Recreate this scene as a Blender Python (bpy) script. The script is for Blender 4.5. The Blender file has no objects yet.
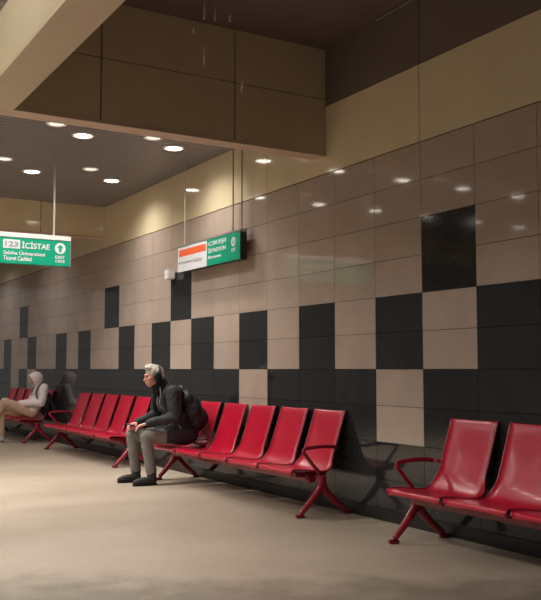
import bpy, bmesh, math, random
from mathutils import Vector, Matrix, noise
random.seed(7)
scene = bpy.context.scene
COL = scene.collection
PI = math.pi

# ------------------------------------------------------------------ materials
def lin(c):
    out = []
    for v in c:
        v /= 255.0
        out.append(v / 12.92 if v <= 0.04045 else ((v + 0.055) / 1.055) ** 2.4)
    return (out[0], out[1], out[2], 1.0)

def mat(name, col, rough=0.5, metal=0.0, var=0.0, scale=20.0, bump=0.0, coat=0.0, emit=None, emit_s=0.0, spec=0.5, detail=4.0):
    m = bpy.data.materials.new(name); m.use_nodes = True
    nt = m.node_tree; n = nt.nodes; l = nt.links
    b = n['Principled BSDF']
    base = lin(col)
    b.inputs['Roughness'].default_value = rough
    b.inputs['Metallic'].default_value = metal
    b.inputs['Specular IOR Level'].default_value = spec
    if coat:
        b.inputs['Coat Weight'].default_value = coat
        b.inputs['Coat Roughness'].default_value = 0.12
    tc = n.new('ShaderNodeTexCoord')
    nz = n.new('ShaderNodeTexNoise'); nz.inputs['Scale'].default_value = scale; nz.inputs['Detail'].default_value = detail
    l.new(tc.outputs['Object'], nz.inputs['Vector'])
    rp = n.new('ShaderNodeValToRGB')
    rp.color_ramp.elements[0].position = 0.3; rp.color_ramp.elements[1].position = 0.7
    rp.color_ramp.elements[0].color = tuple(max(0, c * (1 - var)) for c in base[:3]) + (1,)
    rp.color_ramp.elements[1].color = tuple(min(1, c * (1 + var)) for c in base[:3]) + (1,)
    l.new(nz.outputs['Fac'], rp.inputs['Fac'])
    l.new(rp.outputs['Color'], b.inputs['Base Color'])
    if bump:
        bp = n.new('ShaderNodeBump'); bp.inputs['Strength'].default_value = bump; bp.inputs['Distance'].default_value = 0.02
        l.new(nz.outputs['Fac'], bp.inputs['Height']); l.new(bp.outputs['Normal'], b.inputs['Normal'])
    if emit:
        b.inputs['Emission Color'].default_value = lin(emit)
        b.inputs['Emission Strength'].default_value = emit_s
    return m

def tile_mat(name, col, var, rough, per_tile=0.06):
    """polished stone: speckle, large clouds and a slightly different tone from slab to slab"""
    m = mat(name, col, rough, var=var, scale=45, detail=8)
    nt = m.node_tree; n = nt.nodes; l = nt.links
    b = n['Principled BSDF']
    src = b.inputs['Base Color'].links[0].from_socket
    gi = n.new('ShaderNodeNewGeometry')
    mr = n.new('ShaderNodeMapRange'); mr.inputs['To Min'].default_value = 1 - per_tile; mr.inputs['To Max'].default_value = 1 + per_tile
    l.new(gi.outputs['Random Per Island'], mr.inputs['Value'])
    tc = n.new('ShaderNodeTexCoord')
    cl = n.new('ShaderNodeTexNoise'); cl.inputs['Scale'].default_value = 3.0; cl.inputs['Detail'].default_value = 3
    l.new(tc.outputs['Object'], cl.inputs['Vector'])
    mc = n.new('ShaderNodeMapRange'); mc.inputs['From Min'].default_value = .3; mc.inputs['From Max'].default_value = .7
    mc.inputs['To Min'].default_value = 1 - var; mc.inputs['To Max'].default_value = 1 + var
    l.new(cl.outputs['Fac'], mc.inputs['Value'])
    mu = n.new('ShaderNodeMath'); mu.operation = 'MULTIPLY'
    l.new(mr.outputs['Result'], mu.inputs[0]); l.new(mc.outputs['Result'], mu.inputs[1])
    vm = n.new('ShaderNodeVectorMath'); vm.operation = 'SCALE'
    l.new(src, vm.inputs[0]); l.new(mu.outputs[0], vm.inputs['Scale'])
    l.new(vm.outputs['Vector'], b.inputs['Base Color'])
    return m

def floor_mat():
    m = bpy.data.materials.new('worn_terrazzo'); m.use_nodes = True
    nt = m.node_tree; n = nt.nodes; l = nt.links
    b = n['Principled BSDF']
    tc = n.new('ShaderNodeTexCoord')
    big = n.new('ShaderNodeTexNoise'); big.inputs['Scale'].default_value = 0.55; big.inputs['Detail'].default_value = 4
    fine = n.new('ShaderNodeTexNoise'); fine.inputs['Scale'].default_value = 38; fine.inputs['Detail'].default_value = 6
    for q in (big, fine): l.new(tc.outputs['Object'], q.inputs['Vector'])
    r1 = n.new('ShaderNodeValToRGB')
    r1.color_ramp.elements[0].position = 0.3; r1.color_ramp.elements[0].color = lin((155, 140, 122))
    r1.color_ramp.elements[1].position = 0.7; r1.color_ramp.elements[1].color = lin((182, 167, 148))
    l.new(big.outputs['Fac'], r1.inputs['Fac'])
    # darker strip with a noisy edge in front (across the hall, nearer than about five metres)
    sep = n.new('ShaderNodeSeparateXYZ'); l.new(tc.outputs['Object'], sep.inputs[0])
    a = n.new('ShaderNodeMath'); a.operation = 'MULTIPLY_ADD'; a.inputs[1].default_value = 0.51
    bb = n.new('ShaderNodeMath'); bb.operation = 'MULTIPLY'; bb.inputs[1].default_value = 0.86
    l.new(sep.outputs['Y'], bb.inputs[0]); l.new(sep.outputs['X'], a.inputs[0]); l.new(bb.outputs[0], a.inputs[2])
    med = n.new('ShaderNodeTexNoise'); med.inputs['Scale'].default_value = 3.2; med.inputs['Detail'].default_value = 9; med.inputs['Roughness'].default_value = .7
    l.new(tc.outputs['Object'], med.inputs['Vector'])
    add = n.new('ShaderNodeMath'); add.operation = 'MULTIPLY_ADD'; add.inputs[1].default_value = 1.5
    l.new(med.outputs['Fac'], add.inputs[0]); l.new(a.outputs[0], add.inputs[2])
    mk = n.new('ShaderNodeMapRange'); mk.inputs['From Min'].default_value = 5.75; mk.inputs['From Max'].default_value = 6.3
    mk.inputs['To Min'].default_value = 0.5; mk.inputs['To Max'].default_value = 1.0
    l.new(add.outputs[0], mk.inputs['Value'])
    fr = n.new('ShaderNodeMapRange'); fr.inputs['From Min'].default_value = .3; fr.inputs['From Max'].default_value = .7
    fr.inputs['To Min'].default_value = 0.93; fr.inputs['To Max'].default_value = 1.07
    l.new(fine.outputs['Fac'], fr.inputs['Value'])
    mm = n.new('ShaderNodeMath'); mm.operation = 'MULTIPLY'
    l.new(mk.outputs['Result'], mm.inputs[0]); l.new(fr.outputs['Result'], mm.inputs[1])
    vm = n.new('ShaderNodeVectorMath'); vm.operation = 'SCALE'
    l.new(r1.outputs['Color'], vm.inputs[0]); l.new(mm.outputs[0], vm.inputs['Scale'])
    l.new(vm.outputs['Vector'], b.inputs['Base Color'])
    rr = n.new('ShaderNodeMapRange'); rr.inputs['To Min'].default_value = 0.3; rr.inputs['To Max'].default_value = 0.5
    l.new(med.outputs['Fac'], rr.inputs['Value']); l.new(rr.outputs['Result'], b.inputs['Roughness'])
    bp = n.new('ShaderNodeBump'); bp.inputs['Strength'].default_value = .08; bp.inputs['Distance'].default_value = .01
    l.new(fine.outputs['Fac'], bp.inputs['Height']); l.new(bp.outputs['Normal'], b.inputs['Normal'])
    return m

M = {
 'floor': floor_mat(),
 'beige': tile_mat('beige_granite', (176, 158, 144), .06, .06),
 'dark': tile_mat('charcoal_granite', (41, 41, 41), .12, .09, .14),
 'cream': tile_mat('cream_panel', (212, 196, 162), .03, .08, .02),
 'brown': tile_mat('brown_panel', (112, 98, 90), .04, .35, .03),
 'grout': mat('grout', (70, 62, 55), .9, var=.1),
 'soffit': mat('soffit_plaster', (190, 166, 145), .55, var=.03, scale=4),
 'bulk': tile_mat('beam_cladding', (188, 170, 140), .03, .35, .02),
 'coffer': mat('coffer_paint', (98, 82, 76), .7, var=.08, scale=3),
 'slat': mat('slat_metal', (122, 117, 118), .45, var=.05, scale=3),
 'void': mat('ceiling_void', (26, 24, 24), .9),
 'base': mat('black_baseboard', (24, 22, 22), .4, var=.15),
 'red': mat('red_enamel', (184, 16, 48), .33, var=.05, scale=9, spec=.5, coat=.25),
 'redrail': mat('red_enamel_edge', (140, 12, 38), .3, var=.05, coat=.3),
 'redleg': mat('dark_red_cast_metal', (132, 16, 38), .35, var=.08, coat=.2),
 'rubber': mat('foot_rubber', (70, 12, 20), .6),
 'white': mat('white_powder_coat', (222, 218, 212), .4),
 'green': mat('sign_green', (8, 140, 108), .35, emit=(0, 150, 112), emit_s=.12),
 'signwhite': mat('sign_white', (205, 205, 205), .35, emit=(228, 224, 224), emit_s=.08),
 'orange': mat('sign_orange', (226, 96, 52), .4, emit=(236, 96, 48), emit_s=.08),
 'signgrey': mat('sign_grey_print', (150, 150, 158), .5),
 'signred': mat('sign_red_print', (206, 120, 116), .5),
 'signdark': mat('sign_dark_housing', (44, 42, 40), .5),
 'alu': mat('satin_aluminium', (176, 176, 172), .35, metal=.7),
 'rod': mat('dark_rod', (82, 74, 68), .4, metal=.6),
 'lit': mat('lit_lens', (255, 250, 240), .5, emit=(255, 246, 234), emit_s=14),
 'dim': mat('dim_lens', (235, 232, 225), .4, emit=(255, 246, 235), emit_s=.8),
 'skin': mat('skin', (196, 140, 120), .55, var=.06, scale=12),
 'greyhair': mat('grey_hair', (180, 171, 160), .8, var=.25, scale=70, bump=.5),
 'jacket': mat('charcoal_jacket', (40, 40, 42), .75, var=.3, scale=14, bump=.4),
 'scarf': mat('black_scarf', (16, 15, 17), .9, var=.3, scale=60, bump=.4),
 'zip': mat('pale_zip', (150, 150, 148), .5),
 'trouser': mat('grey_trousers', (124, 118, 113), .85, var=.12, scale=30, bump=.3),
 'boot': mat('dark_boot', (34, 30, 30), .6, var=.2),
 'sole': mat('boot_sole', (18, 17, 17), .8),
 'pack': mat('black_nylon', (17, 17, 20), .6, var=.3, scale=18, bump=.4),
 'black': mat('black_plastic', (14, 14, 15), .35),
 'screen': mat('phone_screen', (200, 196, 190), .2, emit=(220, 215, 210), emit_s=.5),
 'hoodie': mat('white_hoodie', (240, 224, 222), .9, var=.05, scale=16, bump=.4),
 'beigetr': mat('beige_trousers', (206, 176, 152), .85, var=.07, scale=22, bump=.3),
 'shoe': mat('pale_trainer', (196, 186, 178), .6),
 'water': None, 'plaid': None,
}
def plaid():
    m = bpy.data.materials.new('pink_plaid_cloth'); m.use_nodes = True
    nt = m.node_tree; n = nt.nodes; l = nt.links; b = n['Principled BSDF']; b.inputs['Roughness'].default_value = .9
    tc = n.new('ShaderNodeTexCoord')
    prev = None
    for d in ('Y', 'Z'):
        w = n.new('ShaderNodeTexWave'); w.wave_type = 'BANDS'; w.bands_direction = d; w.inputs['Scale'].default_value = 9
        l.new(tc.outputs['Object'], w.inputs['Vector'])
        if prev is None: prev = w
        else:
            a = n.new('ShaderNodeMath'); a.operation = 'MULTIPLY_ADD'; a.inputs[1].default_value = .5
            h = n.new('ShaderNodeMath'); h.operation = 'MULTIPLY'; h.inputs[1].default_value = .5
            l.new(prev.outputs['Fac'], h.inputs[0]); l.new(w.outputs['Fac'], a.inputs[0]); l.new(h.outputs[0], a.inputs[2])
    r = n.new('ShaderNodeValToRGB')
    r.color_ramp.elements[0].color = lin((92, 50, 60)); r.color_ramp.elements[1].color = lin((196, 150, 154))
    l.new(a.outputs[0], r.inputs['Fac']); l.new(r.outputs['Color'], b.inputs['Base Color'])
    return m
M['plaid'] = plaid()
def water():
    m = bpy.data.materials.new('falling_water'); m.use_nodes = True
    b = m.node_tree.nodes['Principled BSDF']
    b.inputs['Base Color'].default_value = (.9, .88, .85, 1); b.inputs['Roughness'].default_value = .15
    b.inputs['Alpha'].default_value = .28
    return m
M['water'] = water()

# ------------------------------------------------------------------ mesh helpers
def add_box(bm, x0, x1, y0, y1, z0, z1, mi=0, bevel=0.0):
    v = [bm.verts.new((x, y, z)) for z in (z0, z1) for x, y in ((x0, y0), (x1, y0), (x1, y1), (x0, y1))]
    fs = [bm.faces.new([v[i] for i in q]) for q in ((3, 2, 1, 0), (4, 5, 6, 7), (0, 1, 5, 4), (1, 2, 6, 5), (2, 3, 7, 6), (3, 0, 4, 7))]
    for f in fs: f.material_index = mi
    if bevel:
        es = list({e for q in v for e in q.link_edges})
        rr = bmesh.ops.bevel(bm, geom=es, offset=bevel, segments=2, affect='EDGES', clamp_overlap=True)
        for f in rr['faces']: f.material_index = mi

def add_tube(bm, pts, r, seg=8, caps=True, flat=1.0):
    """tube through points; r a number or one radius per point; flat scales the second cross axis"""
    pts = [Vector(p) for p in pts]
    rs = r if isinstance(r, (list, tuple)) else [r] * len(pts)
    rings = []
    ref = None
    for i, p in enumerate(pts):
        t = (pts[min(i + 1, len(pts) - 1)] - pts[max(i - 1, 0)]).normalized()
        if ref is None:
            ref = Vector((0, 1, 0)) if abs(t.y) < .9 else Vector((0, 0, 1))
        u = (ref - t * ref.dot(t)).normalized(); w = t.cross(u); ref = u
        rings.append([bm.verts.new(p + (u * math.cos(2 * PI * k / seg) * rs[i] + w * math.sin(2 * PI * k / seg) * rs[i] * flat)) for k in range(seg)])
    for a, b in zip(rings, rings[1:]):
        for k in range(seg):
            bm.faces.new((a[k], a[(k + 1) % seg], b[(k + 1) % seg], b[k]))
    if caps:
        bm.faces.new(list(reversed(rings[0]))); bm.faces.new(rings[-1])

def smooth_path(pts, n=4):
    """Catmull-Rom subdivision of a polyline"""
    P = [Vector(p) for p in pts]; out = []
    for i in range(len(P) - 1):
        p0 = P[max(i - 1, 0)]; p1 = P[i]; p2 = P[i + 1]; p3 = P[min(i + 2, len(P) - 1)]
        for k in range(n):
            t = k / n
            out.append(.5 * ((2 * p1) + (p2 - p0) * t + (2 * p0 - 5 * p1 + 4 * p2 - p3) * t * t + (3 * p1 - p0 - 3 * p2 + p3) * t ** 3))
    out.append(P[-1]); return out

def blob(bm, c, r, rot=None, u=16, v=10):
    r = (r, r, r) if isinstance(r, (int, float)) else r
    mtx = Matrix.Translation(Vector(c)) @ (rot or Matrix.Identity(4)) @ Matrix.Diagonal((*r, 1.0))
    top = bm.verts.new(mtx @ Vector((0, 0, 1))); bot = bm.verts.new(mtx @ Vector((0, 0, -1)))
    rows = [[bm.verts.new(mtx @ Vector((math.sin(PI * a / v) * math.cos(2 * PI * k / u), math.sin(PI * a / v) * math.sin(2 * PI * k / u), math.cos(PI * a / v)))) for k in range(u)] for a in range(1, v)]
    for k in range(u):
        k2 = (k + 1) % u
        bm.faces.new((top, rows[0][k], rows[0][k2])); bm.faces.new((bot, rows[-1][k2], rows[-1][k]))
        for a, b in zip(rows, rows[1:]): bm.faces.new((a[k], b[k], b[k2], a[k2]))

def limb(bm, pts, rs, seg=14, flat=1.0):
    """tapered limb with a ball at every joint"""
    for i in range(len(pts) - 1):
        add_tube(bm, [pts[i], pts[i + 1]], [rs[i], rs[i + 1]], seg, flat=flat)
    for p, r in zip(pts, rs):
        blob(bm, p, r * .995, u=14, v=10)

def finish(bm, m, smooth=False, name='mesh'):
    bmesh.ops.recalc_face_normals(bm, faces=bm.faces[:])
    me = bpy.data.meshes.new(name); bm.to_mesh(me); bm.free()
    for mm in (m if isinstance(m, (list, tuple)) else [m]): me.materials.append(mm)
    if smooth:
        for p in me.polygons: p.use_smooth = True
    return me

def obj(name, bm, m, parent=None, smooth=False):
    """link a bmesh (or mesh) as ONE object"""
    me = bm if isinstance(bm, bpy.types.Mesh) else finish(bm, m, smooth, name)
    o = bpy.data.objects.new(name, me); COL.objects.link(o)
    if parent: o.parent = parent
    return o

def merged(bm, m, voxel, smooth=2):
    """fuse overlapping volumes into one continuous surface"""
    me = finish(bm, m, True, 'fused')
    t = bpy.data.objects.new('fuse_work', me); COL.objects.link(t)
    md = t.modifiers.new('r', 'REMESH'); md.mode = 'VOXEL'; md.voxel_size = voxel; md.use_smooth_shade = True
    if smooth:
        s = t.modifiers.new('s', 'SMOOTH'); s.factor = .5; s.iterations = smooth
    dg = bpy.context.evaluated_depsgraph_get()
    res = bpy.data.meshes.new_from_object(t.evaluated_get(dg))
    bpy.data.objects.remove(t)
    for p in res.polygons: p.use_smooth = True
    if not res.materials: res.materials.append(m)
    return res

def rumple(me, amp, sc):
    n = len(me.vertices)
    co = [0.0] * (3 * n); no = [0.0] * (3 * n)
    me.vertices.foreach_get('co', co); me.vertices.foreach_get('normal', no)
    for i in range(n):
        c = Vector(co[3 * i:3 * i + 3])
        d = noise.noise(c * sc) * amp + noise.noise(c * sc * 2.7) * amp * .4
        for q in range(3): co[3 * i + q] += no[3 * i + q] * d
    me.vertices.foreach_set('co', co); me.update()

def tag(o, label=None, cat=None, group=None, kind=None):
    if label: o['label'] = label
    if cat: o['category'] = cat
    if group: o['group'] = group
    if kind: o['kind'] = kind
    return o

def thing(name, label, cat, loc=(0, 0, 0), rotz=0.0, group=None):
    o = bpy.data.objects.new(name, None); COL.objects.link(o)
    o.empty_display_size = .1; o.location = loc; o.rotation_euler = (0, 0, rotz)
    return tag(o, label, cat, group)

def struct(name, bm, m, smooth=False):
    return tag(obj(name, bm, m, smooth=smooth), kind='structure')

def dup(root, loc, label, group=None):
    r = root.copy(); COL.objects.link(r); r.location = loc
    r['label'] = label
    if group: r['group'] = group
    for ch in list(root.children):
        c = ch.copy(); COL.objects.link(c); c.parent = r
        for g in list(ch.children):
            d = g.copy(); COL.objects.link(d); d.parent = c
    return r

def text_mesh(body, size, m, align='LEFT', bold=0.0):
    cu = bpy.data.curves.new('lettering', 'FONT'); cu.body = body; cu.size = size; cu.align_x = align
    cu.extrude = .001; cu.offset = bold
    t = bpy.data.objects.new('text_work', cu); COL.objects.link(t)
    dg = bpy.context.evaluated_depsgraph_get()
    me = bpy.data.meshes.new_from_object(t.evaluated_get(dg))
    bpy.data.objects.remove(t)
    me.materials.clear(); me.materials.append(m)
    return me

# ------------------------------------------------------------------ setting
D = 4.6            # the tiled wall
T = 0.6112         # slab width along the wall; two courses make one width
R0 = 0.036         # top of the cut course at the floor
Y0 = 4.785
TOP = 3.096        # top of the stone
CREAM = 3.742
ROOF = 4.29
LOW = 3.742        # slatted ceiling
BEAM = 3.27        # underside of the beams
YB0, YB1 = 6.745, 6.92     # first cross beam
YF0, YF1 = 12.80, 12.98    # second cross beam
XL0, XL1 = 1.40, 1.67      # long beam parallel with the wall

bm = bmesh.new()
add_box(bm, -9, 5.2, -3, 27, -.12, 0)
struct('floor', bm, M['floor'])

dark_cells = set()
for k in range(-12, 36):
    if k in (-2, -1, 1, 3, 5, 7, 9, 11, 14, 16, 19, 22, 24, -4, -7): dark_cells.add((k, 'C'))
    if k in (0, 8, 12, 20, 26, -6): dark_cells.add((k, 'D'))
    if k not in (1, 5, 19, 21, 25, -5): dark_cells.add((k, 'B'))
    dark_cells.add((k, 'A'))
bm = bmesh.new()
add_box(bm, D + .012, D + .3, -3, 27, 0, ROOF + .2, 0)
g = .0022
for k in range(-12, 36):
    ya, yb = Y0 + k * T + g, Y0 + (k + 1) * T - g
    for row in range(-1, 10):
        z0 = R0 + row * T / 2; z1 = z0 + T / 2
        if row < 0: z0 = 0
        band = 'A' if row < 2 else 'B' if row < 4 else 'C' if row < 6 else 'D' if row < 8 else 'E'
        mi = 2 if (k, band) in dark_cells else 1
        add_box(bm, D, D + .02, ya, yb, max(z0 + g, 0), z1 - g, mi)
W4 = 4 * T
for j in range(-4, 10):
    ya, yb = 5.397 + (j - 1) * W4 + .004, 5.397 + j * W4 - .004
    add_box(bm, D - .004, D + .02, ya, yb, TOP + .004, CREAM - .005, 3)
    add_box(bm, D, D + .02, ya, yb, CREAM + .004, ROOF, 4)
struct('wall_right', bm, [M['grout'], M['beige'], M['dark'], M['cream'], M['brown']])

bm = bmesh.new(); add_box(bm, D - .014, D - .001, -3, 27, 0, .1, 0, .003)
struct('baseboard_right', bm, M['base'])

# coffer roof and the roof behind the camera
bm = bmesh.new(); add_box(bm, XL0, D + .3, -3, YB1, ROOF, ROOF + .15)
struct('ceiling', bm, M['coffer'])

def slats(x0, x1, y0, y1, step=.1):
    bm = bmesh.new()
    add_box(bm, x0, x1, y0, y1, LOW + .06, LOW + .1, 1)
    y = y0
    while y < y1 - step * .5:
        add_box(bm, x0, x1, y + .006, min(y + step - .006, y1), LOW, LOW + .02, 0)
        y += step
    return bm
struct('ceiling', slats(-9, D, YB1, YF0), [M['slat'], M['void']])
struct('ceiling', slats(-9, D, YF1, 27, .12), [M['slat'], M['void']])
struct('ceiling', slats(-9, XL0, -3, YB0, .12), [M['slat'], M['void']])

# cross beams: clad face in panels, plain underside
def cross_beam(y0, y1, seams, x0, hs):
    bm = bmesh.new()
    add_box(bm, x0, D, y0 + .012, y1 - .012, BEAM + .004, ROOF + .1, 0)
    xs = seams
    for a, b in zip(xs, xs[1:]):
        for z0, z1 in hs:
            add_box(bm, a + .006, b - .006, y0, y0 + .03, z0 + .004, z1 - .004, 1)
            add_box(bm, a + .006, b - .006, y1 - .03, y1, z0 + .004, z1 - .004, 1)
    add_box(bm, x0, D, y0 - .006, y1 + .006, BEAM - .012, BEAM + .012, 2)
    return bm
sx = [-9, -7.5, -6.3, -5.05, -3.8, -2.57, -1.33, -.1, 1.14, 2.38, 3.622, 4.6]
struct('trim_1', cross_beam(YB0, YB1, sx, -9, [(BEAM, 3.807), (3.807, ROOF + .1)]), [M['grout'], M['bulk'], M['soffit']])
sx2 = [-9, -7.5, -6.3, -5.05, -3.8, -2.57, -1.33, -.1, 1.14, 2.38, 3.619, 4.6]
struct('trim_2', cross_beam(YF0, YF1, sx2, -9, [(BEAM, ROOF)]), [M['grout'], M['cream'], M['soffit']])
# long beam beside the coffer
bm = bmesh.new()
add_box(bm, XL0 + .012, XL1 - .012, -3, YB0, BEAM + .004, ROOF + .1, 0)
for j in range(4):
    ya = YB0 - (j + 1) * 2.44; yb = ya + 2.44
    add_box(bm, XL0, XL0 + .02, ya + .004, yb - .004, BEAM + .012, ROOF + .1, 1)
    add_box(bm, XL1 - .02, XL1, ya + .004, yb - .004, BEAM + .012, ROOF + .1, 1)
add_box(bm, XL0 - .004, XL1 + .006, -3, YB0 - .006, BEAM - .012, BEAM + .012, 2)
struct('trim_3', bm, [M['grout'], M['cream'], M['bulk']])

# pale conduit in the corner of the coffer
bm = bmesh.new(); add_tube(bm, [(D - .05, 1.5, ROOF - .015), (D - .05, 5.9, ROOF - .015)], .012, 8)
tag(obj('conduit', bm, M['alu'], smooth=True), 'thin grey conduit along the top corner of the dark recess', 'pipe')

# ------------------------------------------------------------------ downlights
def make_downlight(name, label, lens, group, r):
    t = thing(name, label, 'ceiling light', (0, 0, LOW), 0, group)
    bm = bmesh.new(); seg = 28
    prof = [(r * .86, .004), (r * .86, -.008), (r, -.012), (r * 1.16, -.006), (r * 1.16, .003)]
    rings = [[bm.verts.new((q * math.cos(2 * PI * k / seg), q * math.sin(2 * PI * k / seg), z)) for k in range(seg)] for q, z in prof]
    for a, b in zip(rings, rings[1:]):
        for k in range(seg): bm.faces.new((a[k], a[(k + 1) % seg], b[(k + 1) % seg], b[k]))
    obj('trim_ring', bm, M['white'], t, True)
    bm = bmesh.new()
    rings = [[bm.verts.new((q * math.cos(2 * PI * k / seg), q * math.sin(2 * PI * k / seg), z)) for k in range(seg)] for q, z in [(r * .88, -.004), (r * .5, -.010), (r * .1, -.012)]]
    for a, b in zip(rings, rings[1:]):
        for k in range(seg): bm.faces.new((a[k], a[(k + 1) % seg], b[(k + 1) % seg], b[k]))
    bm.faces.new(rings[-1])
    obj('lens', bm, lens, t, True)
    return t
def lamp_at(x, y, z, e, angle=150, size=.055):
    l = bpy.data.lights.new('downlight_or_fill_lamp', 'SPOT'); l.energy = e; l.spot_size = math.radians(angle); l.spot_blend = 1.0
    l.shadow_soft_size = size; l.color = (1.0, .955, .91)
    o = bpy.data.objects.new('downlight_or_fill_lamp', l); COL.objects.link(o); o.location = (x, y, z)
PX = 1.055
seen_lit = {(0, 0): 'lit round downlight nearest the tiled wall, just behind the cross beam',
            (1, 0): 'lit round downlight just behind the cross beam, brightest one left of the middle',
            (0, 1): 'lit round downlight nearest the cream band at the far end of the slatted ceiling',
            (1, 1): 'lit round downlight above the left green exit sign, beside its hanging rod'}
seen_dim = {(0, 0): 'unlit round downlight half hidden by the cross beam, nearer the tiled wall',
            (1, 0): 'unlit round downlight at the cross beam edge, left of the brightest light',
            (0, 1): 'unlit round downlight in the middle of the slatted ceiling between two lit ones',
            (1, 1): 'unlit round downlight cut by the left edge of the photo'}
lit0 = dim0 = None
for j, (yl, yd) in enumerate(((8.92, 8.62), (10.9, 10.39))):
    for i in range(7):
        x = 4.01 - PX * i
        lab = seen_lit.get((i, j), 'lit round downlight added out of view to brighten the near floor and beam')
        grp = None if (i, j) in seen_lit else 'lit downlights beyond the left edge'
        if lit0 is None:
            lit0 = make_downlight('downlight', lab, M['lit'], grp, .105); lit0.location = (x, yl, LOW); o = lit0
        else: o = dup(lit0, (x, yl, LOW), lab, grp)
        lamp_at(x, yl, LOW - .03, 95 if i == 0 else 172)
        if i < 3:
            lab = seen_dim.get((i, j), 'unlit round downlight hidden past the left edge of the photo')
            grp = None if (i, j) in seen_dim else 'unlit downlights beyond the left edge'
            if dim0 is None:
                dim0 = make_downlight('downlight', lab, M['dim'], grp, .09); dim0.location = (x - (.38 if j == 0 else .465), yd, LOW)
            else: dup(dim0, (x - (.38 if j == 0 else .465), yd, LOW), lab, grp)
for x in (.3, -1.8, -3.9):  # unseen downlights added on the left to brighten the near floor and beam
    for y in (1.5, 3.6, 5.7):
        dup(lit0, (x, y, LOW), 'lit round downlight added out of view to brighten the near floor and beam', 'lit downlights beyond the left edge')
        lamp_at(x, y, LOW - .03, 370, size=.3)

for x in (3.5, 1.0, -1.5):  # unseen spots without fixtures, added beyond the second beam to brighten the far wall
    for y in (15.2, 18.5, 22):
        lamp_at(x, y, LOW - .03, 70)

# ------------------------------------------------------------------ benches
PROF = [(-.308, .352), (-.322, .375), (-.317, .396), (-.29, .405), (-.2, .400), (-.1, .388), (-.02, .378), (.035, .378), (.075, .395),
        (.108, .44), (.14, .52), (.185, .645), (.225, .76), (.255, .85), (.268, .882), (.277, .889), (.286, .882)]
def seat_mesh():
    prof = smooth_path([(x, 0, z) for x, z in PROF], 2)
    bm = bmesh.new(); n = len(prof); rows = []
    nx = 8
    for i, p in enumerate(prof):
        t = (prof[min(i + 1, n - 1)] - prof[max(i - 1, 0)]).normalized()
        nr = Vector((t.z, 0, -t.x))                       # underside / rear direction
        f = max(0.0, min(1.0, (p.z - .41) / .08)) if p.x > .05 else 0
        hw = .275 - f * .038
        top = []; bot = []
        for k in range(nx + 1):
            s = -1 + 2 * k / nx
            dish = -.010 * (1 - s * s) if p.x < .05 else -.016 * (1 - s * s) * max(0.25, min(1, (.89 - p.z) / .25))
            c = p - nr * 0 + nr * (-dish)
            top.append(bm.verts.new((c.x, s * hw, c.z)))
            q = c + nr * .011
            bot.append(bm.verts.new((q.x, s * hw, q.z)))
        rows.append((top, bot))
    for (t0, b0), (t1, b1) in zip(rows, rows[1:]):
        for k in range(nx):
            bm.faces.new((t0[k], t0[k + 1], t1[k + 1], t1[k]))
            bm.faces.new((b0[k + 1], b0[k], b1[k], b1[k + 1]))
        bm.faces.new((t0[0], t1[0], b1[0], b0[0])); bm.faces.new((t0[nx], b0[nx], b1[nx], t1[nx]))
    for t, b in (rows[0], rows[-1]):
        for k in range(nx): bm.faces.new((t[k], b[k], b[k + 1], t[k + 1]))
    return finish(bm, M['red'], True, 'seat')
def rail_mesh(side):
    prof = smooth_path([(x, 0, z) for x, z in PROF[1:-1]], 2)
    pts = []
    for p in prof:
        f = max(0.0, min(1.0, (p.z - .41) / .08)) if p.x > .05 else 0
        pts.append((p.x + .003, side * (.275 - f * .038), p.z - .003))
    bm = bmesh.new(); add_tube(bm, pts, .0095, 8)
    return finish(bm, M['redrail'], True, 'side_rail')
SEAT, RAIL = seat_mesh(), {-1: rail_mesh(-1), 1: rail_mesh(1)}
BX = 4.305      # bench axis, distance from the camera plane toward the wall
def make_bench(label, y):
    t = thing('tandem_bench', label, 'bench', (BX, y, 0), 0, 'red tandem benches along the tiled wall')
    for i in range(5):
        s = obj('seat', SEAT, None, t); s.location = (0, -1.2 + .6 * i, 0)
        for sd in (-1, 1): obj('side_rail', RAIL[sd], None, s)
    bm = bmesh.new()
    add_box(bm, -.14, -.03, -1.455, 1.455, .282, .342, 0, .022)
    for i in range(5):
        yc = -1.2 + .6 * i
        for q in (-.2, .2): add_box(bm, -.24, .08, yc + q - .02, yc + q + .02, .335, .368, 0, .006)
    obj('beam', bm, M['redleg'], t)
    for sd in (-1, 1):
        yl = sd * 1.5
        bm = bmesh.new()
        front = smooth_path([(-.03, yl, .345), (-.03, yl, .28), (-.06, yl, .22), (-.145, yl, .125), (-.238, yl, .035)], 4)
        rear = smooth_path([(-.03, yl, .345), (-.02, yl, .28), (.01, yl, .22), (.11, yl, .12), (.225, yl, .035)], 4)
        nf = len(front)
        add_tube(bm, front, [.044 - .022 * k / (nf - 1) for k in range(nf)], 10, flat=1.1)
        add_tube(bm, rear, [.044 - .022 * k / (nf - 1) for k in range(nf)], 10, flat=1.1)
        blob(bm, (-.03, yl, .25), (.045, .03, .05))
        leg = obj('leg', merged(bm, M['redleg'], .008, 2), None, t)
        for xf, d in ((-.245, -1), (.232, 1)):
            bm = bmesh.new()
            add_box(bm, xf - .045, xf + .045, yl - .026, yl + .026, 0, .03, 0, .012)
            obj('foot', bm, M['redleg'], leg, True)
    return t
def arm_mesh(sd):
    yl = sd * 1.5
    bm = bmesh.new()
    arm = smooth_path([(-.04, yl, .32), (-.065, yl, .385), (-.115, yl, .44), (-.168, yl, .50), (-.208, yl, .548), (-.203, yl, .572), (-.15, yl, .584), (-.05, yl, .59), (.06, yl, .588), (.13, yl, .578)], 4)
    add_tube(bm, arm, .013, 10, flat=1.25)
    add_tube(bm, [(.13, yl, .578), (.155, yl - sd * .06, .575)], .012, 8)
    return finish(bm, M['redleg'], True, 'armrest')
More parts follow.
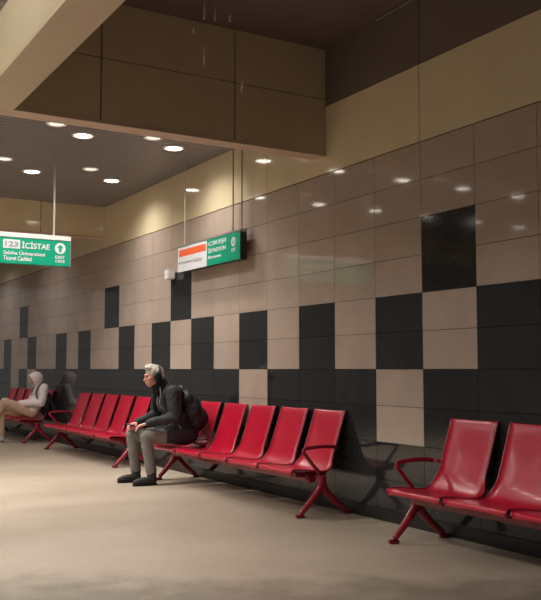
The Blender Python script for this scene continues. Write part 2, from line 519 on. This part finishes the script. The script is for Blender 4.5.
ARM = {-1: arm_mesh(-1), 1: arm_mesh(1)}
bench = make_bench('red metal bench where the grey-haired man with the black backpack sits', 7.87)
near_bench = dup(bench, (BX, 3.61, 0), 'nearest red metal bench, cut by the right edge of the photo')
empty_bench = dup(bench, (BX, 12.27, 0), 'empty red metal bench between the seated man and the hooded person')
far_bench = dup(bench, (BX, 16.6, 0), 'farthest red metal bench, under the person in the white hood')
for b, sd in ((bench, -1), (near_bench, 1), (near_bench, -1), (empty_bench, 1), (far_bench, 1)):
    obj('armrest', ARM[sd], None, b)

# ------------------------------------------------------------------ signs
def put(me, name, parent, loc, face):
    o = obj(name, me, None, parent)
    o.location = loc
    # face 'near' looks down the hall at the camera; face 'hall' looks away from the tiled wall
    o.rotation_euler = (PI / 2, 0, 0) if face == 'near' else (PI / 2, 0, -PI / 2)
    return o
def plate(w, h, m, d=.003, rnd=.004):
    bm = bmesh.new(); add_box(bm, 0, w, 0, h, -d, 0, 0, min(rnd, d * .45))
    return finish(bm, m, False, 'plate')
def ring(r0, r1, m, d=.002):
    bm = bmesh.new(); seg = 32; f = []
    for q in (r0, r1): f.append([bm.verts.new((q * math.cos(2 * PI * k / seg), q * math.sin(2 * PI * k / seg), d)) for k in range(seg)])
    for k in range(seg): bm.faces.new((f[0][k], f[1][k], f[1][(k + 1) % seg], f[0][(k + 1) % seg]))
    if r0 < .002: bmesh.ops.remove_doubles(bm, verts=bm.verts[:], dist=.004)
    return finish(bm, m, False, 'ring')
def arrow(s, m, d=.004):
    bm = bmesh.new()
    p = [(-.16, -.5), (.16, -.5), (.16, .05), (.42, .05), (0, .55), (-.42, .05), (-.16, .05)]
    bm.faces.new([bm.verts.new((x * s, y * s, d)) for x, y in p])
    return finish(bm, m, False, 'arrow')
def fit(me, w=None, h=None):
    """scale flat lettering to a width and height"""
    xs = [v.co.x for v in me.vertices]; ys = [v.co.y for v in me.vertices]
    sx = w / (max(xs) - min(xs)) if w else 1; sy = h / (max(ys) - min(ys)) if h else sx
    x0, y0 = min(xs), min(ys)
    for v in me.vertices: v.co.x = (v.co.x - x0) * sx; v.co.y = (v.co.y - y0) * sy
    return me

# left exit sign, across the hall
YS = 9.909
t = thing('hanging_sign', 'green exit sign on a white rod, cut by the left edge of the photo', 'sign', (2.6, YS, 2.44))
L = -2.6 + 0
def lx(X): return X - 2.6
bm = bmesh.new(); add_box(bm, lx(1.75), lx(3.14), -.03, .03, .0, .295, 0, .004); obj('panel', bm, M['green'], t)
bm = bmesh.new(); add_box(bm, lx(1.74), lx(3.15), -.038, .038, .295, .352, 0, .006); obj('top_rail', bm, M['white'], t)
bm = bmesh.new(); add_box(bm, lx(3.14), lx(3.15), -.034, .034, .0, .295, 0, .002); obj('end_cap', bm, M['alu'], t)
for X in (2.955, 1.95):
    bm = bmesh.new(); add_tube(bm, [(lx(X), 0, .35), (lx(X), 0, LOW - 2.44 + .002)], .012, 10); obj('rod', bm, M['white'], t, True)
fy = -.0325
def s1(me, name, X, z): return put(me, name, t, (lx(X - .022), fy, z - 2.44), 'near')
s1(plate(.19, .1, M['signwhite']), 'number_plate', 2.395, 2.61)
q = fit(text_mesh('123', .08, M['signgrey'], bold=.003), .15, .062); o = s1(q, 'lettering', 2.415, 2.629); o.location.y -= .004
s1(fit(text_mesh('İÇİSTAE', .1, M['signwhite'], bold=.002), .32, .1), 'lettering', 2.605, 2.605)
s1(fit(text_mesh('Sabiha Üniversitesi', .06, M['signwhite'], bold=.001), .47, .052), 'lettering', 2.4, 2.54)
s1(fit(text_mesh('Ticaret Caddesi', .06, M['signwhite'], bold=.001), .32, .052), 'lettering', 2.4, 2.475)
s1(ring(.001, .064, M['signwhite']), 'arrow_disc', 3.045, 2.645)
o = s1(arrow(.085, M['green']), 'arrow', 3.045, 2.645); o.location.y -= .002
s1(fit(text_mesh('EXIT', .05, M['signwhite'], bold=.0012), .11, .035), 'lettering', 2.99, 2.525)
s1(fit(text_mesh('ÇIKIŞ', .05, M['signwhite'], bold=.0012), .11, .04), 'lettering', 2.99, 2.475)

# right sign, along the tiled wall
XF = 4.45; YA, YZ = 9.75, 8.165; ZB = 2.43; SH = .30
t2 = thing('hanging_sign', 'white, orange and green sign hung in front of the tiled wall', 'sign', (XF + .04, (YA + YZ) / 2, ZB))
def ly(Y): return Y - (YA + YZ) / 2
YM = YA - (YA - YZ) * .50
bm = bmesh.new(); add_box(bm, -.034, .045, ly(YZ), ly(YA), 0, SH, 0, .003); obj('housing', bm, M['signdark'], t2)
bm = bmesh.new(); add_box(bm, -.042, .05, ly(YZ) - .01, ly(YA) + .01, SH, SH + .028, 0, .004); obj('top_rail', bm, M['alu'], t2)
bm = bmesh.new(); add_box(bm, -.04, -.034, ly(YM), ly(YA), .004, SH, 0, .001); obj('white_panel', bm, M['signwhite'], t2)
bm = bmesh.new(); add_box(bm, -.04, -.034, ly(YZ), ly(YM), .004, SH, 0, .001); obj('green_panel', bm, M['green'], t2)
for y, x in ((9.60, -.02), (8.36, -.02), (8.25, .03)):
    bm = bmesh.new(); add_tube(bm, [(x, ly(y), SH + .02), (x, ly(y), LOW - ZB + .002)], .006, 10)
    obj('rod', bm, M['white'] if y > 9 else M['rod'], t2, True)
def s2(me, name, Y, z, lift=0): return put(me, name, t2, (-.0405 - lift, ly(Y), z), 'hall')
wl = YA - YM
s2(plate(wl * .92, .085, M['orange'], .002), 'orange_strip', YA - wl * .05, .185)
s2(fit(text_mesh('Karşılama', .05, M['signgrey'], bold=.0008), wl * .38, .045), 'lettering', YA - wl * .12, .085)
s2(fit(text_mesh('Noktası', .05, M['signgrey'], bold=.0008), wl * .3, .045), 'lettering', YA - wl * .54, .085)
s2(plate(.03, .03, M['signdark'], .002), 'dot', YA - wl * .04, .095)
s2(fit(text_mesh('ÇIKIŞI', .1, M['signwhite'], bold=.002), wl * .54, .06), 'lettering', YM - wl * .05, .215)
s2(fit(text_mesh('İSTASYON', .1, M['signwhite'], bold=.002), wl * .54, .06), 'lettering', YM - wl * .05, .145)
s2(fit(text_mesh('Passenger', .06, M['signwhite'], bold=.001), wl * .42, .048), 'lettering', YM - wl * .05, .065)
s2(ring(.03, .052, M['signwhite']), 'arrow_ring', YM - wl * .82, .205)
s2(arrow(.055, M['signwhite']), 'arrow', YM - wl * .82, .205)
s2(fit(text_mesh('EXIT', .05, M['signwhite'], bold=.0012), .1, .04), 'lettering', YM - wl * .82 + .05, .095)

# small white box on the wall by that sign
t3 = thing('wall_box', 'small white box fixed to the wall at the end of the orange sign', 'box', (D, 10.19, 2.395))
bm = bmesh.new(); add_box(bm, -.11, -.012, -.06, .06, 0, .12, 0, .008); obj('casing', bm, M['white'], t3)
bm = bmesh.new(); add_box(bm, -.013, 0, -.04, .04, .02, .1, 0, .003); obj('bracket', bm, M['alu'], t3)

# ------------------------------------------------------------------ the seated man
def hand(bm, wrist, fwd, up, side, curl=.5, s=1.0):
    """palm, four bent fingers of different lengths and a thumb from the side of the palm"""
    f = Vector(fwd).normalized(); u = Vector(up); u = (u - f * u.dot(f)).normalized(); sd = f.cross(u) * side
    w = Vector(wrist)
    rot = Matrix((f, sd, u)).transposed().to_4x4()
    blob(bm, w + f * .045 * s, (.05 * s, .040 * s, .017 * s), rot)
    for k, ln in enumerate((.072, .082, .076, .058)):
        b = w + f * .08 * s + sd * (.028 - .0187 * k) * s
        p = [b]; a = 0.0
        for q in (.45, .32, .23):
            a += curl * .75
            d = f * math.cos(a) - u * math.sin(a)
            p.append(p[-1] + d * ln * q * s)
        limb(bm, p, [.0092 * s, .0088 * s, .008 * s, .007 * s], 8)
    tb = w + f * .03 * s + sd * .034 * s
    t1 = tb + (f * .6 + sd * .75 - u * .25).normalized() * .034 * s
    t2_ = t1 + (f * .9 + sd * .1 - u * .45).normalized() * .03 * s
    limb(bm, [tb, t1, t2_], [.012 * s, .010 * s, .0085 * s], 8)

def head(bm, c, pitch, s=1.0):
    """head looking along -X, tipped by pitch"""
    c = Vector(c); Rm = Matrix.Rotation(-pitch, 4, 'Y')
    def P(x, y, z): return c + (Rm @ Vector((x * s, y * s, z * s)))
    def B(x, y, z, rx, ry, rz): blob(bm, P(x, y, z), (rx * s, ry * s, rz * s), Rm, 20, 14)
    B(.012, 0, .03, .098, .077, .088)                 # cranium
    B(-.035, 0, -.02, .060, .062, .085)               # face
    B(-.048, 0, -.082, .036, .036, .030)              # chin
    B(-.01, 0, -.06, .062, .056, .045)                # jaw
    B(-.090, 0, .022, .014, .045, .013)               # brow
    B(-.098, 0, -.018, .013, .012, .027)              # nose bridge
    B(-.106, 0, -.033, .016, .016, .013)              # nose tip
    B(-.088, 0, -.060, .012, .024, .008)              # upper lip
    B(-.086, 0, -.072, .011, .022, .007)              # lower lip
    for q in (-1, 1):
        B(-.068, q * .042, -.022, .024, .022, .022)   # cheek
        B(.012, q * .078, -.005, .020, .010, .032)    # ear
    return P, Rm

def person_man():
    root = thing('person', 'grey-haired man in dark jacket and headphones sitting on the red bench', 'person', (4.1, 9.09, 0))
    off = Vector((4.1, 9.09, 0))
    def V(x, y, z): return Vector((x, y, z)) - off
    hipL, hipR = V(4.19, 9.0, .505), V(4.19, 9.18, .505)
    kL, kR = V(3.735, 8.97, .535), V(3.68, 9.24, .535)
    aL, aR = V(3.81, 8.99, .10), V(3.765, 9.33, .10)
    shL, shR = V(4.02, 8.915, 1.00), V(4.02, 9.265, 1.00)
    eL, eR = V(4.03, 8.86, .74), V(4.0, 9.33, .74)
    wL, wR = V(3.745, 8.97, .665), V(3.72, 9.21, .665)
    pel, wai, che, nek, hd = V(4.2, 9.09, .515), V(4.16, 9.09, .70), V(4.07, 9.09, .91), V(3.985, 9.09, 1.045), V(3.865, 9.09, 1.175)
    # body, one continuous surface
    bm = bmesh.new()
    P, Rm = head(bm, hd, .04)
    limb(bm, [nek, hd + Vector((.02, 0, -.05))], [.058, .052])
    for c, r in ((pel, (.115, .16, .095)), (wai, (.10, .14, .13)), (che, (.11, .165, .16))): blob(bm, c, r)
    limb(bm, [che, nek], [.10, .055])
    for h, k, a in ((hipL, kL, aL), (hipR, kR, aR)):
        limb(bm, [h, k], [.078, .052]); limb(bm, [k, a], [.050, .034])
        blob(bm, a + Vector((-.07, 0, -.055)), (.10, .038, .03))
    for sh, e, w in ((shL, eL, wL), (shR, eR, wR)):
        limb(bm, [che + Vector((0, 0, .08)), sh], [.07, .052])
        limb(bm, [sh, e], [.05, .038]); limb(bm, [e, w], [.036, .025])
    hand(bm, wL, (-.95, .25, -.22), (-.2, 0, 1), 1, .55)
    hand(bm, wR, (-.95, -.28, -.22), (-.2, 0, 1), -1, .55)
    obj('body', merged(bm, M['skin'], .0055, 1), None, root)
    # eyes: dark lids set in the sockets
    bm = bmesh.new()
    for q in (-1, 1): blob(bm, P(-.089, q * .029, .002), (.010, .013, .006), Rm)
    obj('eyes', bm, M['black'], root, True)
    # hair
    bm = bmesh.new()
    blob(bm, P(.018, 0, .05), (.103, .084, .084), Rm, 22, 14)
    blob(bm, P(.055, 0, .0), (.068, .078, .075), Rm)
    blob(bm, P(-.055, 0, .098), (.05, .062, .026), Rm)
    blob(bm, P(-.02, .02, .118), (.07, .055, .025), Rm)
    me = merged(bm, M['greyhair'], .007, 1); rumple(me, .008, 28)
    obj('hair', me, None, root)
    # trousers
    bm = bmesh.new()
    blob(bm, pel, (.135, .18, .1))
    for h, k, a in ((hipL, kL, aL), (hipR, kR, aR)):
        mid = (h + k) / 2 + Vector((0, 0, .003))
        limb(bm, [h, mid, k], [.092, .084, .072])
        lo = k.lerp(a, .55)
        limb(bm, [k, lo, k.lerp(a, .88)], [.070, .062, .058])
    me = merged(bm, M['trouser'], .009, 2); rumple(me, .006, 13)
    obj('trousers', me, None, root)
    # boots
    for a, dy in ((aL, 0), (aR, 0)):
        bm = bmesh.new()
        limb(bm, [a + Vector((0, 0, .07)), a + Vector((.005, 0, -.02))], [.056, .052])
        limb(bm, [a + Vector((.015, 0, -.05)), a + Vector((-.11, 0, -.058)), a + Vector((-.185, 0, -.064))], [.048, .042, .032])
        blob(bm, a + Vector((-.08, 0, -.05)), (.12, .046, .04))
        for v in bm.verts: v.co.z = max(v.co.z, .012)
        bt = obj('boot', merged(bm, M['boot'], .007, 1), None, root)
        bm = bmesh.new()
        add_tube(bm, [a + Vector((.045, 0, -.0)) * 1 + Vector((0, 0, -.0)), a + Vector((.045, 0, 0))], .001) if False else None
        pts = [(.062, 0), (.055, .036), (0, .044), (-.09, .048), (-.17, .042), (-.212, .018), (-.212, -.018), (-.17, -.042), (-.09, -.048), (0, -.044), (.055, -.036)]
        lo_ = [bm.verts.new((a.x + x, a.y + y, 0)) for x, y in pts]; hi_ = [bm.verts.new((a.x + x, a.y + y, .02)) for x, y in pts]
        n = len(pts)
        for k in range(n): bm.faces.new((lo_[k], lo_[(k + 1) % n], hi_[(k + 1) % n], hi_[k]))
        bm.faces.new(lo_[::-1]); bm.faces.new(hi_)
        obj('sole', bm, M['sole'], bt)
    # jacket
    bm = bmesh.new()
    blob(bm, pel + Vector((.01, 0, .03)), (.19, .22, .128))
    blob(bm, wai, (.15, .19, .16)); blob(bm, che, (.145, .205, .19))
    blob(bm, che + Vector((.02, 0, .08)), (.12, .19, .10))
    limb(bm, [che + Vector((0, 0, .06)), nek + Vector((.01, 0, -.005))], [.13, .085])
    limb(bm, [nek + Vector((.012, 0, -.01)), nek + Vector((.0, 0, .035))], [.08, .074])
    for sh, e, w in ((shL, eL, wL), (shR, eR, wR)):
        limb(bm, [che + Vector((0, 0, .08)), sh], [.10, .079])
        limb(bm, [sh, sh.lerp(e, .5), e], [.088, .080, .068]); limb(bm, [e, e.lerp(w, .5), w.lerp(e, .06)], [.064, .055, .045])
    for sd in (-1, 1):
        limb(bm, [pel + Vector((.02, sd * .10, .02)), pel + Vector((-.08, sd * .10, .02)), pel + Vector((-.15, sd * .10, .025)), pel + Vector((-.205, sd * .10, .02))], [.122, .118, .112, .098])
    me = merged(bm, M['jacket'], .009, 2); rumple(me, .009, 11)
    jk = obj('jacket', me, None, root)
    for dy in (-.085, -.015):
        bm = bmesh.new()
        add_tube(bm, smooth_path([nek + Vector((-.065, dy * .6, .02)), che + Vector((-.152, dy, .06)), che + Vector((-.162, dy, -.04)), wai + Vector((-.165, dy, .08))], 5), .007, 8)
        obj('zip', bm, M['zip'], jk, True)
    bm = bmesh.new()
    add_tube(bm, [wai + Vector((-.07, -.185, -.05)), wai + Vector((-.02, -.20, -.14))], .006, 8)
    obj('pocket_zip', bm, M['zip'], jk, True)
    # scarf up to the chin
    bm = bmesh.new()
    limb(bm, [nek + Vector((-.0, 0, .015)), nek + Vector((-.03, 0, .065))], [.084, .074])
    blob(bm, nek + Vector((-.085, 0, .035)), (.07, .066, .055))
    blob(bm, nek + Vector((-.08, 0, -.03)), (.06, .06, .06))
    me = merged(bm, M['scarf'], .008, 2); rumple(me, .006, 25)
    obj('scarf', me, None, root)
    # headphones: worn, but a thing of their own
    hp = thing('headphones', 'black over-ear headphones on the grey-haired man', 'headphones', tuple(P(.012, 0, -.005) + off))
    o_ = P(.012, 0, -.005)
    for q in (-1, 1):
        bm = bmesh.new()
        blob(bm, P(.012, q * .098, -.008) - o_, (.052, .024, .058), Rm, 18, 12)
        cup = obj('ear_cup', bm, M['black'], hp, True)
        bm = bmesh.new()
        blob(bm, P(.012, q * .087, -.008) - o_, (.046, .016, .052), Rm, 18, 12)
        obj('cushion', bm, M['scarf'], cup, True)
    bm = bmesh.new()
    arc = [P(.03 + .02 * math.sin(a), math.cos(a) * .101, .03 + math.sin(a) * .122 - .03) - o_ for a in [PI * k / 20 for k in range(21)]]
    add_tube(bm, arc, .009, 8, flat=1.4)
    obj('headband', bm, M['black'], hp, True)
    # phone held in both hands
    ph = thing('phone', 'dark phone with pale screen in the hands of the grey-haired man', 'phone', (3.615, 9.09, .645))
    bm = bmesh.new(); add_box(bm, -.04, .04, -.08, .08, -.005, .005, 0, .004); a = obj('case', bm, M['black'], ph)
    bm = bmesh.new(); add_box(bm, -.035, .035, -.073, .073, .005, .0065); b = obj('screen', bm, M['screen'], ph)
    ph.rotation_euler = (0, .35, 0)
    # backpack
    bp = thing('backpack', 'full black backpack on the back of the grey-haired man', 'backpack', (4.32, 9.03, .59))
    o2 = Vector((4.32, 9.03, .59))
    bm = bmesh.new()
    blob(bm, (-.03, 0, .19), (.14, .19, .22), Matrix.Rotation(-.25, 4, 'Y'))
    blob(bm, (.01, 0, .09), (.135, .20, .13))
    blob(bm, (-.10, 0, .33), (.10, .16, .12), Matrix.Rotation(-.3, 4, 'Y'))
    me = merged(bm, M['pack'], .009, 2); rumple(me, .008, 7)
    body = obj('main_bag', me, None, bp)
    bm = bmesh.new(); blob(bm, (.10, 0, .13), (.065, .15, .12), Matrix.Rotation(-.2, 4, 'Y'))
    me = merged(bm, M['pack'], .008, 2); rumple(me, .006, 14)
    obj('front_pocket', me, None, bp)
    for sd in (-1, 1):
        s = Vector(shL if sd < 0 else shR) + off - o2
        bm = bmesh.new()
        y = .125 * sd
        add_tube(bm, smooth_path([(-.13, y * .9, .37), (s.x + .045, s.y - sd * .055, s.z + .085), (s.x - .03, s.y - sd * .055, s.z + .085), (s.x - .10, s.y - sd * .05, s.z - .03), (s.x - .085, s.y - sd * .02, s.z - .17), (s.x + .03, s.y + sd * .03, s.z - .28), (-.06, y * 1.15, .07)], 5), .022, 8, flat=.35)
        obj('shoulder_strap', bm, M['pack'], bp, True)
    bm = bmesh.new()
    add_tube(bm, smooth_path([(-.14, -.03, .435), (-.15, -.02, .475), (-.15, .02, .475), (-.14, .03, .435)], 4), .008, 8)
    obj('grab_handle', bm, M['alu'], bp, True)
    # folded plaid cloth under the pack
    bm = bmesh.new()
    blob(bm, (0, 0, .045), (.075, .14, .045)); blob(bm, (.01, .01, .085), (.065, .12, .035))
    me = merged(bm, M['plaid'], .008, 2); rumple(me, .010, 12)
    for v in me.vertices: v.co.z = max(v.co.z, .003)
    o = obj('folded_scarf', me, None); o.location = (4.385, 8.96, .405)
    tag(o, 'bundled pink plaid cloth on the seat under the black backpack', 'cloth')
person_man()

# ------------------------------------------------------------------ the hooded person
def person_hooded():
    off = Vector((4.25, 15.42, 0))
    root = thing('person', 'person in a white hooded top and beige trousers slouched with raised knee', 'person', tuple(off))
    def V(x, y, z): return Vector((x, y, z)) - off
    hipN, hipF = V(4.24, 15.33, .50), V(4.24, 15.51, .50)
    kN, kF = V(3.78, 15.36, .70), V(3.76, 15.52, .56)
    aN, aF = V(3.60, 15.45, .36), V(3.78, 15.54, .10)
    shN, shF = V(4.40, 15.14, .93), V(4.40, 15.51, .93)
    eN, eF = V(4.34, 15.08, .68), V(4.30, 15.60, .68)
    wN, wF = V(4.06, 15.34, .66), V(4.06, 15.52, .66)
    pel, wai, che, nek, hd = V(4.26, 15.40, .51), V(4.34, 15.37, .67), V(4.39, 15.33, .84), V(4.37, 15.32, .98), V(4.31, 15.32, 1.075)
    bm = bmesh.new()
    P, Rm = head(bm, hd, .45, .95)
    limb(bm, [nek, hd], [.055, .05])
    for c, r in ((pel, (.11, .15, .09)), (wai, (.09, .13, .12)), (che, (.10, .15, .14))): blob(bm, c, r)
    limb(bm, [che, nek], [.09, .055])
    for h, k, a, fd in ((hipN, kN, aN, (-.09, .01, -.06)), (hipF, kF, aF, (-.075, 0, -.06))):
        limb(bm, [h, k], [.075, .050]); limb(bm, [k, a], [.048, .034]); limb(bm, [a, a + Vector(fd)], [.034, .028])
    for s, e, w in ((shN, eN, wN), (shF, eF, wF)):
        limb(bm, [che + Vector((0, 0, .05)), s], [.07, .05]); limb(bm, [s, e], [.048, .036]); limb(bm, [e, w], [.035, .025])
    hand(bm, wN, (-.9, .35, -.1), (0, 0, 1), 1, .5); hand(bm, wF, (-.9, -.35, -.1), (0, 0, 1), -1, .5)
    obj('body', merged(bm, M['skin'], .0065, 1), None, root)
    bm = bmesh.new()
    for q in (-1, 1): blob(bm, P(-.089, q * .029, .002), (.010, .013, .006), Rm)
    obj('eyes', bm, M['black'], root, True)
    bm = bmesh.new()
    blob(bm, pel, (.13, .17, .095))
    for h, k, a in ((hipN, kN, aN), (hipF, kF, aF)):
        limb(bm, [h, (h + k) / 2, k], [.095, .088, .074]); limb(bm, [k, k.lerp(a, .9)], [.072, .056])
    me = merged(bm, M['beigetr'], .01, 2); rumple(me, .007, 12)
    obj('trousers', me, None, root)
    for a, d in ((aN, Vector((-.13, .015, -.085))), (aF, Vector((-.13, 0, -.06)))):
        bm = bmesh.new(); limb(bm, [a, a + Vector((.015, 0, -.05)), a + d * .6 , a + d], [.045, .045, .04, .034])
        for v in bm.verts: v.co.z = max(v.co.z, .004)
        obj('trainer', merged(bm, M['shoe'], .008, 1), None, root)
    # hooded top
    bm = bmesh.new()
    blob(bm, pel + Vector((.02, 0, .06)), (.14, .19, .10)); blob(bm, wai, (.14, .18, .15)); blob(bm, che, (.135, .19, .16))
    limb(bm, [che, nek], [.13, .085])
    for s, e, w in ((shN, eN, wN), (shF, eF, wF)):
        limb(bm, [che + Vector((0, 0, .05)), s], [.10, .078]); limb(bm, [s, e], [.080, .068]); limb(bm, [e, w.lerp(e, .05)], [.068, .045])
    me = merged(bm, M['hoodie'], .01, 2); rumple(me, .010, 10)
    obj('hooded_top', me, None, root)
    bm = bmesh.new()                                  # the hood, open toward the face
    c = hd + Vector((.03, 0, .02)); seg = 20; rows = []
    for i in range(9):
        a = i / 8
        x = -.105 + .235 * a; r = .125 * math.sqrt(max(.02, 1 - (max(0, a - .35) / .66) ** 2)); r *= (.86 + .14 * min(1, a / .3))
        rows.append([bm.verts.new(P(x + .01, r * .9 * math.cos(2 * PI * k / seg), r * 1.12 * math.sin(2 * PI * k / seg) + .012)) for k in range(seg)])
    for r0, r1 in zip(rows, rows[1:]):
        for k in range(seg): bm.faces.new((r0[k], r0[(k + 1) % seg], r1[(k + 1) % seg], r1[k]))
    bm.faces.new(rows[-1])
    bmesh.ops.recalc_face_normals(bm, faces=bm.faces[:])
    bmesh.ops.solidify(bm, geom=bm.faces[:], thickness=.01)
    obj('hood', bm, M['hoodie'], root, True)
    # backpack kept on
    bp = thing('backpack', 'black backpack squeezed behind the person in the white hood', 'backpack', (4.475, 15.27, .46))
    o2 = Vector((4.475, 15.27, .46))
    bm = bmesh.new(); blob(bm, (0.0, 0, .19), (.075, .15, .21), Matrix.Rotation(.2, 4, 'Y')); blob(bm, (-.01, 0, .1), (.08, .16, .12))
    me = merged(bm, M['pack'], .01, 2); rumple(me, .01, 9)
    obj('main_bag', me, None, bp)
    for sd in (-1, 1):
        s = Vector(shN if sd < 0 else shF) + off - o2
        bm = bmesh.new()
        add_tube(bm, smooth_path([(.0, .1 * sd, .36), (s.x + .02, s.y - sd * .05, s.z + .085), (s.x - .06, s.y - sd * .05, s.z + .06), (s.x - .125, s.y - sd * .06, s.z - .07), (s.x - .10, s.y - sd * .02, s.z - .2), (s.x - .02, s.y + sd * .03, s.z - .3), (-.04, sd * .15, .08)], 5), .024, 8, flat=.35)
        obj('shoulder_strap', bm, M['pack'], bp, True)
person_hooded()

# ------------------------------------------------------------------ drops falling from the leaking ceiling
def drop(x, y, z, h, label):
    bm = bmesh.new()
    add_tube(bm, [(0, 0, h), (0, 0, h * .8), (0, 0, h * .4), (0, 0, h * .12), (0, 0, 0)], [.001, .004, .008, .009, .002], 8)
    o = obj('water_drop', bm, M['water'], None, True); o.location = (x, y, z)
    tag(o, label, 'water drop', 'water drops below the leaking roof')
DROPS = [(204, 66, 22, 'long falling water drop in front of the beam panel'), (242, 94, 18, 'lowest falling water drop, right of the panel joint'),
         (215, 22, 18, 'falling water drop against the dark roof, wide one'), (230, 22, 10, 'short falling water drop against the dark roof near the panel joint'),
         (204.5, 20, 20, 'falling water drop at the top edge, above the long one'), (193.5, 33, 9, 'small falling water drop at the roof edge, left of the others')]

# ------------------------------------------------------------------ camera
F = 877.0; TH = math.atan(520.5 / 880); PT = math.atan(69 / F); H = 1.26
cam_d = bpy.data.cameras.new('camera'); cam = bpy.data.objects.new('camera', cam_d); COL.objects.link(cam)
cam_d.sensor_fit = 'HORIZONTAL'; cam_d.sensor_width = 36.0; cam_d.lens = F * 36.0 / 541.0
cam.location = (0, 0, H); cam.rotation_euler = (PI / 2 + PT, 0, -TH)
scene.camera = cam
cr = Vector((math.cos(TH), -math.sin(TH), 0)); ch = Vector((math.sin(TH), math.cos(TH), 0))
cf = ch * math.cos(PT) + Vector((0, 0, math.sin(PT))); cu = -ch * math.sin(PT) + Vector((0, 0, math.cos(PT)))
for px, py, hp, lab in DROPS:
    d = cr * (px - 270.5) / F + cu * (300 - py) / F + cf
    k = 5.6 / d.y
    p = Vector((0, 0, H)) + d * k
    drop(p.x, p.y, p.z, hp * k / F, lab)

# ------------------------------------------------------------------ other light
def area(name, loc, rot, sx, sy, e, col):
    l = bpy.data.lights.new(name, 'AREA'); l.shape = 'RECTANGLE'; l.size = sx; l.size_y = sy; l.energy = e; l.color = col
    o = bpy.data.objects.new(name, l); COL.objects.link(o); o.location = loc; o.rotation_euler = rot
for yy in (2.6, 5.2):  # unseen area lights added to brighten the long beam's pale face
    area('beam_fill_light', (.35, yy, 3.62), (0, -PI / 2 - .12, 0), .12, 2.2, 13, (1.0, .97, .92))
w = bpy.data.worlds.new('station_air'); scene.world = w; w.use_nodes = True
w.node_tree.nodes['Background'].inputs['Color'].default_value = (.125, .117, .11, 1)
w.node_tree.nodes['Background'].inputs['Strength'].default_value = 1.0

scene.view_settings.view_transform = 'Standard'
scene.view_settings.look = 'None'
scene.view_settings.exposure = 0.06
